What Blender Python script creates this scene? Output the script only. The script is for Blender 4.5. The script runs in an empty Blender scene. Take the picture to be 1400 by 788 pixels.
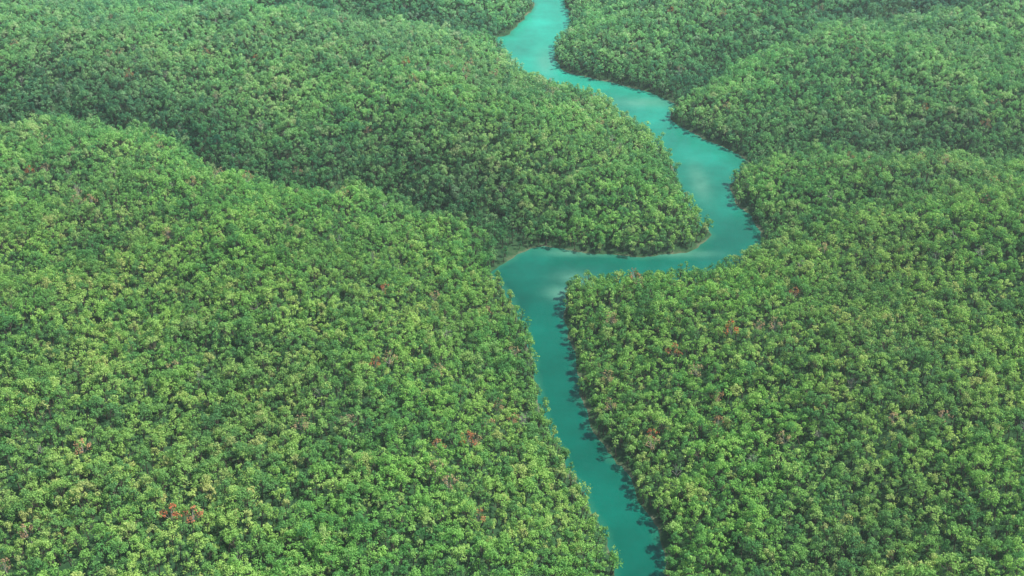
import bpy, math, random
import numpy as np
from mathutils import Vector, Matrix
rng=np.random.default_rng(7); random.seed(7)
# river banks and side creeks, plan coordinates in metres
LEFT=[(25.2,159.6),(24.8,180.5),(25.3,194.5),(26.2,208.4),(22.6,220.7),(18.3,235.3),(13.6,251.3),(9.0,268.6),(6.7,287.6),(5.0,304.0),(1.6,321.8),(-1.8,334.6),(-7.6,345.1),(-4.4,354.5),(1.4,359.9),(8.0,368.7),(19.9,366.5),(36.7,362.6),(50.7,361.0),(63.6,363.2),(74.5,369.8),(78.4,377.2),(75.9,387.8),(72.4,406.7),(71.3,428.3),(67.4,453.9),(58.1,475.0),(48.7,495.0),(35.6,511.3),(21.6,520.7),(8.6,534.5),(-1,558),(-8,582),(-8,599),(-2,605),(5,626),(12,646),(13,659),(7,700),(20,766),(16,843)]
RIGHT=[(38,162),(39,183),(40.5,197),(40.7,206),(40.5,213),(38.5,221),(35.6,230),(32.6,242),(26.6,255),(23.6,269),(21.6,284),(21.5,300),(18.5,316),(19,328),(21,336),(27,339),(40,340),(54,342),(67,343),(76,347),(86,354),(95,364),(99,375),(98,390),(94,403),(93,416),(95,423),(100,431),(106,443),(97,457),(86,471),(77,486),(76,490),(81,504),(75,514),(65,525),(50,535),(35,543),(27,553),(24,570),(25,587),(33,611),(34,642),(32,665),(31,709),(46,776),(45,854)]
CREEKS=[[(-3,355),(3,370),(-3,378),(-18,384),(-42,398),(-67,405),(-92,407),(-111,412),(-123,423),(-132,435),(-152,450),(-175,462),(-206,466),(-236,464),(-274,458)],
[(-8,590),(-25,600),(-58,605),(-92,607),(-135,617),(-180,627),(-227,643),(-281,670)],
[(102,437),(117,440),(144,444),(161,438),(194,439),(223,431),(260,427)],
[(75,490),(85,508),(110,537),(133,552),(161,579),(198,596),(232,602)],
[(97,369),(109,371),(123,370),(145,380),(178,392)]]
CW=[1,1,1,1.2,2.0]
# sandbars: x, y, rx, ry
BARS=[(23,345,7,5),(17,336,5,5),(64,363,14,2.5),(81,422,4,16),(25,364,14,2.5),(66,508,16,6),(18,562,5,18)]

# ---------- plan geometry ----------
def smooth(pts,n=3):
    P=np.array(pts,float); out=[]
    for i in range(len(P)-1):
        p0=P[max(i-1,0)];p1=P[i];p2=P[i+1];p3=P[min(i+2,len(P)-1)]
        for k in range(n):
            t=k/n
            out.append(0.5*((2*p1)+(-p0+p2)*t+(2*p0-5*p1+4*p2-p3)*t*t+(-p0+3*p1-3*p2+p3)*t**3))
    out.append(P[-1]); return np.array(out)
Ls=smooth(LEFT); Rs=smooth(RIGHT); Cs=[smooth(c,2) for c in CREEKS]
POLY=np.vstack([Ls,Rs[::-1]])
def dseg(P,line):
    d=np.full(len(P),1e9)
    for a,b in zip(line[:-1],line[1:]):
        ab=b-a; t=np.clip(((P-a)@ab)/(ab@ab+1e-9),0,1)
        q=P-(a+t[:,None]*ab); d=np.minimum(d,q[:,0]**2+q[:,1]**2)
    return np.sqrt(d)
def inside(P):
    x,y=P[:,0],P[:,1]; r=np.zeros(len(P),bool); n=len(POLY); j=n-1
    for i in range(n):
        xi,yi=POLY[i];xj,yj=POLY[j]
        if yi!=yj:
            c=((yi>y)!=(yj>y))&(x<(xj-xi)*(y-yi)/(yj-yi)+xi); r^=c
        j=i
    return r
def wob(P):
    x,y=P[:,0],P[:,1]
    return 0.6*np.sin(x*.31+1.3*np.sin(y*.17))+0.6*np.sin(y*.43+x*.11)+0.5*np.sin(x*.9+y*.7)
def fields(P):
    ins=inside(P); dl=dseg(P,Ls); dr=dseg(P,Rs)
    d=np.minimum(dl,dr); sd=np.where(ins,-d,d)+wob(P)*0.8
    W=P+np.stack([3*np.sin(P[:,1]*.11+P[:,0]*.05),3*np.sin(P[:,0]*.13)+2*np.sin(P[:,0]*.31)],1)
    dc=np.full(len(P),1e9)
    for c,w in zip(Cs,CW): dc=np.minimum(dc,dseg(W,c)*w+(w-1)*12)
    return sd,dc
def height(P,sd,dc):
    x,y=P[:,0],P[:,1]
    a=1-np.exp(-(np.maximum(sd,0)/40.)**1.2); b=1-np.exp(-(np.maximum(dc-1,0)/24.)**1.1)
    hill=19*a*b
    und=4.0*np.sin(x*.021+.6)*np.sin(y*.017)+3.0*np.sin(x*.047+y*.035)+1.4*np.sin(x*.09-y*.08)
    land=np.clip(sd*.35,-2.5,.8)+hill+und*a*b
    return np.where(sd<0,np.clip(sd*.35,-2.5,0),land)

# ---------- node helpers ----------
def newmat(n):
    m=bpy.data.materials.new(n); m.use_nodes=True; nt=m.node_tree; nt.nodes.clear()
    o=nt.nodes.new('ShaderNodeOutputMaterial'); return m,nt,o
def N(nt,t,**k):
    n=nt.nodes.new(t)
    for a,b in k.items(): setattr(n,a,b)
    return n
def ramp(nt,src,stops):
    r=N(nt,'ShaderNodeValToRGB'); e=r.color_ramp.elements
    while len(e)<len(stops): e.new(.5)
    for i,(p,c) in enumerate(stops):
        e[i].position=p; e[i].color=(*c,1)
    nt.links.new(src,r.inputs[0]); return r.outputs[0]
def noise(nt,vec,scale,det=3,rough=.5):
    n=N(nt,'ShaderNodeTexNoise'); n.inputs['Scale'].default_value=scale; n.inputs['Detail'].default_value=det; n.inputs['Roughness'].default_value=rough
    if vec is not None: nt.links.new(vec,n.inputs['Vector'])
    return n.outputs['Fac']
def mix(nt,f,a,b,mode='MIX'):
    n=N(nt,'ShaderNodeMix',data_type='RGBA',blend_type=mode)
    for s,v in ((0,f),(6,a),(7,b)):
        if isinstance(v,(int,float)): n.inputs[s].default_value=v
        elif isinstance(v,tuple): n.inputs[s].default_value=(*v,1)
        else: nt.links.new(v,n.inputs[s])
    return n.outputs[2]
def maprange(nt,v,a,b,c=0,d=1):
    n=N(nt,'ShaderNodeMapRange'); nt.links.new(v,n.inputs[0])
    for i,k in enumerate((a,b,c,d)): n.inputs[i+1].default_value=k
    return n.outputs[0]
def math_(nt,op,a,b):
    n=N(nt,'ShaderNodeMath',operation=op)
    for i,v in enumerate((a,b)):
        if isinstance(v,(int,float)): n.inputs[i].default_value=v
        else: nt.links.new(v,n.inputs[i])
    return n.outputs[0]

# ---------- materials ----------
def leaf_material(name,kind):
    m,nt,o=newmat(name)
    oi=N(nt,'ShaderNodeObjectInfo'); loc=N(nt,'ShaderNodeNewGeometry').outputs['Position']
    tid=N(nt,'ShaderNodeAttribute',attribute_name='tree_tint').outputs['Fac']
    rnd=math_(nt,'FRACT',math_(nt,'ADD',tid,oi.outputs['Random']),0)
    if kind=='green':
        base=ramp(nt,rnd,[(0,(.15,.42,.13)),(.2,(.21,.52,.14)),(.5,(.31,.65,.15)),(.78,(.41,.74,.18)),(.93,(.50,.80,.22)),(1,(.54,.68,.23))])
    else:
        base=ramp(nt,rnd,[(0,(.58,.46,.24)),(.6,(.60,.50,.26)),(.75,(.58,.38,.20)),(1,(.65,.24,.10))])
    f=ramp(nt,noise(nt,loc,.012,4,.6),[(.42,(0,0,0)),(.62,(1,1,1))])
    base=mix(nt,f,base,mix(nt,1.0,base,(1.18,.97,1.10),'MULTIPLY'))
    f2=ramp(nt,noise(nt,loc,.035,3,.6),[(.48,(0,0,0)),(.66,(1,1,1))])
    base=mix(nt,f2,base,mix(nt,1.0,base,(.74,.85,.92),'MULTIPLY'))
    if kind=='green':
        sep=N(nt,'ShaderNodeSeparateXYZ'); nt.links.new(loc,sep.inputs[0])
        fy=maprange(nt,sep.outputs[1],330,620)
        base=mix(nt,fy,base,mix(nt,1.0,base,(1.12,1.25,2.2),'MULTIPLY'))  # painted haze: leaf colour turns paler and mintier with distance
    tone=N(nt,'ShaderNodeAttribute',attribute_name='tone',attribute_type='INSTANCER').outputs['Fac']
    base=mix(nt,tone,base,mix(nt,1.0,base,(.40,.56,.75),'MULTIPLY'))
    lr=ramp(nt,N(nt,'ShaderNodeNewGeometry').outputs['Random Per Island'],[(0,(.72,.74,.72)),(1,(1.12,1.1,1.05))])
    base=mix(nt,1.0,base,lr,'MULTIPLY')
    d=N(nt,'ShaderNodeBsdfDiffuse')
    nt.links.new(base,d.inputs['Color']); 
    t=N(nt,'ShaderNodeBsdfTranslucent'); ms=N(nt,'ShaderNodeMixShader'); ms.inputs[0].default_value=.3
    nt.links.new(mix(nt,1.0,base,(1.12,1.12,.85),'MULTIPLY'),t.inputs[0])
    nt.links.new(d.outputs[0],ms.inputs[1]); nt.links.new(t.outputs[0],ms.inputs[2]); nt.links.new(ms.outputs[0],o.inputs[0])
    return m
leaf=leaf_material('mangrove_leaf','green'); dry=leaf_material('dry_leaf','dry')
def bark_mat(n,c1,c2):
    m,nt,o=newmat(n); tc=N(nt,'ShaderNodeTexCoord'); d=N(nt,'ShaderNodeBsdfDiffuse')
    nt.links.new(ramp(nt,noise(nt,tc.outputs['Object'],3,4),[(.3,c1),(.7,c2)]),d.inputs['Color']); nt.links.new(d.outputs[0],o.inputs[0]); return m
bark=bark_mat('bark',(.10,.08,.06),(.22,.19,.15)); pale=bark_mat('pale_bark',(.35,.32,.28),(.55,.52,.47))

# ground
gm,nt,o=newmat('forest_floor'); tc=N(nt,'ShaderNodeTexCoord').outputs['Object']
sh=N(nt,'ShaderNodeAttribute',attribute_name='shore').outputs['Fac']
soil=ramp(nt,noise(nt,tc,.4,5,.65),[(.3,(.03,.08,.035)),(.55,(.05,.12,.05)),(.75,(.10,.14,.07))])
mud=ramp(nt,noise(nt,tc,1.3,4),[(.3,(.13,.17,.09)),(.7,(.28,.28,.18))])
add=N(nt,'ShaderNodeMath',operation='MULTIPLY_ADD'); nt.links.new(noise(nt,tc,.09,4,.6),add.inputs[0]); add.inputs[1].default_value=7; nt.links.new(sh,add.inputs[2])
f=maprange(nt,add.outputs[0],2.5,4.2,1,0)
d=N(nt,'ShaderNodeBsdfDiffuse')
nt.links.new(mix(nt,f,soil,mud),d.inputs['Color']); nt.links.new(d.outputs[0],o.inputs[0])

# water
wm,nt,o=newmat('river_water'); tc=N(nt,'ShaderNodeTexCoord').outputs['Object']
dep=N(nt,'ShaderNodeAttribute',attribute_name='depth').outputs['Fac']
bar=N(nt,'ShaderNodeAttribute',attribute_name='sandbar').outputs['Fac']
deep=ramp(nt,noise(nt,tc,.025,5,.65),[(.3,(.0,.088,.058)),(.5,(.0,.13,.086)),(.7,(.0,.18,.122))])
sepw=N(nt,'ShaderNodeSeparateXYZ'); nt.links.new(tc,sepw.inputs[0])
deep=mix(nt,maprange(nt,sepw.outputs[1],330,570),deep,mix(nt,1.0,mix(nt,1.0,deep,(.015,0,0),'ADD'),(2.0,3.1,3.1),'MULTIPLY'))  # sky reflection painted into the colour: farther water is brighter
a2=N(nt,'ShaderNodeMath',operation='MULTIPLY_ADD'); nt.links.new(noise(nt,tc,.12,4,.6),a2.inputs[0]); a2.inputs[1].default_value=3.5; nt.links.new(dep,a2.inputs[2])
shal=maprange(nt,a2.outputs[0],1.6,4.6,.6,0)
col=mix(nt,shal,deep,(.04,.24,.14))
a3=N(nt,'ShaderNodeMath',operation='MULTIPLY'); nt.links.new(bar,a3.inputs[0]); nt.links.new(ramp(nt,noise(nt,tc,.1,3,.55),[(.3,(.35,)*3),(.65,(.85,)*3)]),a3.inputs[1])
col=mix(nt,a3.outputs[0],col,(.15,.38,.26))
d=N(nt,'ShaderNodeBsdfPrincipled'); d.inputs['Roughness'].default_value=.12; d.inputs['IOR'].default_value=1.33; d.inputs['Specular IOR Level'].default_value=.25
nt.links.new(col,d.inputs['Base Color'])
bp=N(nt,'ShaderNodeBump'); bp.inputs['Strength'].default_value=.3; bp.inputs['Distance'].default_value=.2
nt.links.new(noise(nt,tc,1.2,4,.6),bp.inputs['Height']); nt.links.new(bp.outputs[0],d.inputs['Normal'])
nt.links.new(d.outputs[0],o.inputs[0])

# ---------- mesh from arrays ----------
def grid_mesh(name,xs,ys,zf,attrs,mat,keep=None):
    X,Y=np.meshgrid(xs,ys); P=np.stack([X.ravel(),Y.ravel()],1)
    z,at=zf(P); nx=len(xs);ny=len(ys)
    i=np.arange(ny-1)[:,None]*nx+np.arange(nx-1)[None]; i=i.ravel()
    F=np.stack([i,i+1,i+nx+1,i+nx],1)
    if keep is not None:
        k=keep(P,at); F=F[k[F].any(1)]
        used=np.unique(F); mp=-np.ones(len(P),int); mp[used]=np.arange(len(used)); F=mp[F]; P=P[used]; z=z[used]; at={a:b[used] for a,b in at.items()}
    me=bpy.data.meshes.new(name)
    me.from_pydata(np.column_stack([P,z]).tolist(),[],F.tolist())
    for a in attrs:
        A=me.attributes.new(a,'FLOAT','POINT'); A.data.foreach_set('value',at[a].astype(np.float32))
    me.polygons.foreach_set('use_smooth',[True]*len(me.polygons))
    me.materials.append(mat); ob=bpy.data.objects.new(name,me); bpy.context.scene.collection.objects.link(ob); return ob
def axis(a,b,s,far):
    c=np.arange(a,b+.1,s); g=[];st=s*2;v=b
    while v<far: v+=st; st*=1.5; g.append(v)
    h=[];st=s*2;v=a
    while v>-far: v-=st; st*=1.5; h.append(v)
    return np.concatenate([h[::-1],c,g])
def tz(P):
    sd,dc=fields(P); return height(P,sd,dc),{'shore':sd}
grid_mesh('ground',axis(-380,400,2.5,6000),axis(120,800,2.5,6000),tz,['shore'],gm)
def wz(P):
    sd,dc=fields(P); b=np.zeros(len(P))
    for x,y,rx,ry in BARS: b=np.maximum(b,np.exp(-((P[:,0]-x)/rx)**2-((P[:,1]-y)/ry)**2))
    return np.zeros(len(P)),{'depth':-sd,'sandbar':b*.8}
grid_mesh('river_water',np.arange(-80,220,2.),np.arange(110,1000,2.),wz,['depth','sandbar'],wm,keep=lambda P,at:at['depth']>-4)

# ---------- tree prototypes ----------
def tube(G,a,b,ra,rb,mi,n=5):
    V,F,M=G[:3]
    a=Vector(a);b=Vector(b);d=(b-a).normalized();u=d.orthogonal().normalized();w=d.cross(u);s=len(V)
    for c,r in((a,ra),(b,rb)):
        for k in range(n):
            t=2*math.pi*k/n; V.append(c+u*math.cos(t)*r+w*math.sin(t)*r)
    for k in range(n):
        F.append((s+k,s+(k+1)%n,s+n+(k+1)%n,s+n+k)); M.append(mi); G[3].append(G[4])
def leafq(G,p,nrm,sz,mi):
    V,F,M=G[:3]
    u=nrm.orthogonal().normalized(); u.rotate(Matrix.Rotation(random.random()*6.28,3,nrm)); w=nrm.cross(u); s=len(V)
    a=sz*random.uniform(.7,1.2); b=sz*random.uniform(.5,.85); bend=nrm*sz*.25
    V.extend([p-u*a-bend,p-w*b,p+u*a-bend,p+w*b]); F.append((s,s+1,s+2,s+3)); M.append(mi); G[3].append(G[4])
col_src=bpy.data.collections.new('mangrove_tree_variants')
def tree(G,org,s,kind='full'):
    G[4]=random.random()
    O=Vector(org); h=random.uniform(4.1,6.8)*(.45+.55*s); lean=Vector((random.uniform(-.4,.4),random.uniform(-.4,.4),0))
    fork=O+Vector((0,0,h*.45))+lean*.5
    mi_w=0 if kind in('full','sparse') else 2
    tube(G,O+Vector((0,0,-.8)),fork,.17,.11,mi_w,4)
    for k in range(3):
        t=random.random()*6.28; tube(G,O+(fork-O)*.35,O+Vector((math.cos(t)*.8,math.sin(t)*.8,-.6)),.05,.04,mi_w,3)
    npuf=int(random.randint(5,8)*max(1,s)) if kind!='bare' else 8
    R=random.uniform(1.0,1.65)*s
    for k in range(npuf):
        t=6.283*k/npuf*1.618*2+random.uniform(-.5,.5); rr=R*math.sqrt((k+.3)/npuf)*random.uniform(.7,1.15)
        zz=h*(.98-.40*(rr/R)**1.6)+random.uniform(-.7,.6)
        c=O+Vector((math.cos(t)*rr,math.sin(t)*rr,zz))+lean
        tube(G,fork,c,.07,.03,mi_w,3)
        if kind=='bare':
            for q in range(5):
                e=c+Vector((random.gauss(0,.45),random.gauss(0,.45),random.uniform(0,.8))); tube(G,c.lerp(fork,random.random()*.4),e,.03,.012,mi_w,3)
            continue
        pr=random.uniform(.38,.80)*(.55+.45*s)
        nl=int((24 if kind=='full' else 11)*(pr/.6)**2)
        for q in range(nl):
            d=Vector((random.gauss(0,1),random.gauss(0,1),random.gauss(.35,.9))).normalized()
            p=c+Vector((d.x,d.y,d.z*.95))*pr*random.uniform(.5,1.15)
            n=(d+Vector((random.gauss(0,.4),random.gauss(0,.4),random.gauss(.4,.4)))).normalized()
            leafq(G,p,n,random.uniform(.13,.29),3 if kind=='dry' else 1)
def finish(idx,G):
    me=bpy.data.meshes.new('mangrove_tree'); me.from_pydata([tuple(v) for v in G[0]],[],G[1])
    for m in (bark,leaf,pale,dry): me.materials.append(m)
    me.polygons.foreach_set('material_index',G[2])
    a=me.attributes.new('tree_tint','FLOAT','FACE'); a.data.foreach_set('value',np.array(G[3],np.float32))
    ob=bpy.data.objects.new('%02d_mangrove_tree'%idx,me); col_src.objects.link(ob)
def newG(): return [[],[],[],[],0.]
NS=8
for i in range(NS):
    G=newG(); tree(G,(0,0,0),random.uniform(.85,1.25),'sparse' if i==7 else 'full'); finish(i,G)
S=2.5
NC=24
for i in range(NC):      # stands of seven trees; the last two kinds are rare
    G=newG()
    for k in range(7):
        a=k*math.pi/3; r=0 if k==6 else S
        q=random.random(); kd='full'
        if q<.06: kd='sparse'
        if i==NC-2 and k==2: kd='dry'
        if i==NC-1 and k==3: kd='bare'
        tree(G,(math.cos(a)*r+random.uniform(-.75,.75),math.sin(a)*r+random.uniform(-.75,.75),random.uniform(-.6,.4)),min(max(random.gauss(1.05,.33),.45),1.9),kd)
    finish(NS+i,G)

# ---------- scatter ----------
def visible(P): return np.abs(P[:,0])<P[:,1]*.55+25
CS=S*math.sqrt(7)
pts=[];j=0;y=130.
while y<790:
    x=-400+(CS/2 if j%2 else 0)
    while x<420: pts.append((x,y)); x+=CS
    y+=CS*.866; j+=1
A=np.array(pts)+rng.uniform(-.7,.7,(len(pts),2)); A=A[visible(A)]
sdA,dcA=fields(A); kA=np.minimum(sdA,dcA)>7.5
# singles fill the margins by the water and creeks
xs=np.arange(-400,420,S*.89); ys=np.arange(130,790,S*.89)
X,Y=np.meshgrid(xs,ys); B=np.stack([X.ravel(),Y.ravel()],1)+rng.uniform(-.45,.45,(X.size,2))*S; B=B[visible(B)]
sdB,dcB=fields(B); mB=np.minimum(sdB,dcB)
kB=(sdB>.5)&(dcB>1.4)&(mB<13)
from mathutils.kdtree import KDTree
kd=KDTree(int(kA.sum()))
for i,p in enumerate(A[kA]): kd.insert((p[0],p[1],0),i)
kd.balance()
idxs=np.where(kB)[0]; ok=[i for i in idxs if kd.find((B[i,0],B[i,1],0))[2]>CS*.5]
P=np.vstack([A[kA],B[ok]]); nA=int(kA.sum()); n=len(P)
sd=np.concatenate([sdA[kA],sdB[ok]]); dc=np.concatenate([dcA[kA],dcB[ok]])
z=height(P,sd,dc)
e=2.0
def hz(Q): a,b=fields(Q); return height(Q,a,b)
gx=(hz(P+[e,0])-hz(P-[e,0]))/(2*e); gy=(hz(P+[0,e])-hz(P-[0,e]))/(2*e)
rot=np.zeros((n,3))
for i in range(n):
    w=.75 if i<nA else .25
    nz=Vector((-gx[i]*w+random.gauss(0,.03),-gy[i]*w+random.gauss(0,.03),1)).normalized()
    M=Vector((0,0,1)).rotation_difference(nz).to_matrix()@Matrix.Rotation(random.random()*6.2832,3,'Z')
    rot[i]=M.to_euler()[:]
sc=np.concatenate([np.clip(rng.normal(1.02,.09,nA),.82,1.25),np.clip(rng.normal(.98,.2,n-nA),.5,1.5)])
ic=NS+rng.integers(0,NC-2,nA); q=rng.random(nA)
brown=np.clip(np.sin(P[:nA,0]*.02+1)*np.sin(P[:nA,1]*.028),0,1)
brown=np.maximum(brown,np.exp(-((P[:nA,0]+25)/45)**2-((P[:nA,1]-245)/35)**2))
ic[q<.03+.09*brown]=NS+NC-2; ic[q<.018]=NS+NC-1
idx=np.concatenate([ic,rng.integers(0,NS,n-nA)])
# hollow shade painted into tree colour, mostly on the far side of each creek
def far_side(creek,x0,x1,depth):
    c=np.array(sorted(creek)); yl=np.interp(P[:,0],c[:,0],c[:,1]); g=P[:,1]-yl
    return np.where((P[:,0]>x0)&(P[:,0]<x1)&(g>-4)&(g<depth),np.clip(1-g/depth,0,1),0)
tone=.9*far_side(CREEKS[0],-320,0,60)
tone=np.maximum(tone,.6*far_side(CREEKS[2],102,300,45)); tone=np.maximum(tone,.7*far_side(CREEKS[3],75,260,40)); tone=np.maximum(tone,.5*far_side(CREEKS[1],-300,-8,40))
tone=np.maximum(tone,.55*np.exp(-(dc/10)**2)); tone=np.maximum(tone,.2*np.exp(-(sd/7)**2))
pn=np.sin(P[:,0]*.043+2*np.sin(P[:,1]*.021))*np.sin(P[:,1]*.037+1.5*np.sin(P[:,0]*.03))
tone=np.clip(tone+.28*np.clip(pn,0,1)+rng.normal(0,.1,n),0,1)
me=bpy.data.meshes.new('mangrove_forest'); me.from_pydata(np.column_stack([P,z]).tolist(),[],[])
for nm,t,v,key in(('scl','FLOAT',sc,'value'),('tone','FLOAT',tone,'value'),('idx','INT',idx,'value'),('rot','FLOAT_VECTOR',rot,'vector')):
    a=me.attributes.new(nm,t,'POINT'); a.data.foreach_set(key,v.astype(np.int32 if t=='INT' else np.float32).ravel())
forest=bpy.data.objects.new('mangrove_forest',me); bpy.context.scene.collection.objects.link(forest)
ng=bpy.data.node_groups.new('plant_trees','GeometryNodeTree')
ng.interface.new_socket('Geometry',in_out='INPUT',socket_type='NodeSocketGeometry'); ng.interface.new_socket('Geometry',in_out='OUTPUT',socket_type='NodeSocketGeometry')
gi=ng.nodes.new('NodeGroupInput');go=ng.nodes.new('NodeGroupOutput');ip=ng.nodes.new('GeometryNodeInstanceOnPoints');ci=ng.nodes.new('GeometryNodeCollectionInfo')
ci.inputs['Collection'].default_value=col_src; ci.inputs['Separate Children'].default_value=True; ci.inputs['Reset Children'].default_value=True
def na(nm,t):
    a=ng.nodes.new('GeometryNodeInputNamedAttribute'); a.data_type=t; a.inputs['Name'].default_value=nm; return a.outputs[0]
ng.links.new(gi.outputs[0],ip.inputs['Points']); ng.links.new(ci.outputs[0],ip.inputs['Instance']); ip.inputs['Pick Instance'].default_value=True
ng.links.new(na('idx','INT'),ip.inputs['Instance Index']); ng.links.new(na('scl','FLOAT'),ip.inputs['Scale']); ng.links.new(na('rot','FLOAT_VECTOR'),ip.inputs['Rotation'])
ng.links.new(ip.outputs[0],go.inputs[0])
md=forest.modifiers.new('trees','NODES'); md.node_group=ng

# ---------- humid air over the whole valley ----------
hm,nt,o=newmat('humid_air'); vsn=N(nt,'ShaderNodeVolumeScatter'); vsn.inputs['Color'].default_value=(.88,1,.98,1); vsn.inputs['Density'].default_value=.0002; vsn.inputs['Anisotropy'].default_value=.25
nt.links.new(vsn.outputs[0],o.inputs['Volume'])
bx=[(x,y,zz) for zz in(-30,420) for x,y in((-4000,-4000),(4000,-4000),(4000,4000),(-4000,4000))]
me=bpy.data.meshes.new('haze'); me.from_pydata(bx,[],[(3,2,1,0),(4,5,6,7),(0,1,5,4),(1,2,6,5),(2,3,7,6),(3,0,4,7)]); me.materials.append(hm)
bpy.context.scene.collection.objects.link(bpy.data.objects.new('haze',me))

# ---------- light ----------
EL=math.radians(57); AZ=math.radians(84)
sv=Vector((math.sin(AZ)*math.cos(EL),math.cos(AZ)*math.cos(EL),math.sin(EL)))
sl=bpy.data.lights.new('sun','SUN'); sl.energy=5; sl.angle=math.radians(.6); sl.color=(1,.97,.89)
so=bpy.data.objects.new('sun',sl); so.rotation_euler=sv.to_track_quat('Z','Y').to_euler(); so.location=(200,300,300); bpy.context.scene.collection.objects.link(so)
w=bpy.data.worlds.new('World'); bpy.context.scene.world=w; w.use_nodes=True; nt=w.node_tree
st=nt.nodes.new('ShaderNodeTexSky'); st.sky_type='NISHITA'; st.sun_disc=False; st.sun_elevation=EL; st.sun_rotation=AZ
nt.links.new(st.outputs[0],nt.nodes['Background'].inputs[0]); nt.nodes['Background'].inputs[1].default_value=.15

cd=bpy.data.cameras.new('camera'); cd.sensor_width=36; cd.lens=38.6; cd.clip_end=20000; cd.clip_start=1
cam=bpy.data.objects.new('camera',cd); cam.location=(0,0,220); cam.rotation_euler=(math.radians(57),0,0)
bpy.context.scene.collection.objects.link(cam); bpy.context.scene.camera=cam
vs=bpy.context.scene.view_settings; vs.view_transform='Standard'; vs.look='None'; vs.exposure=0
print(n,nA)
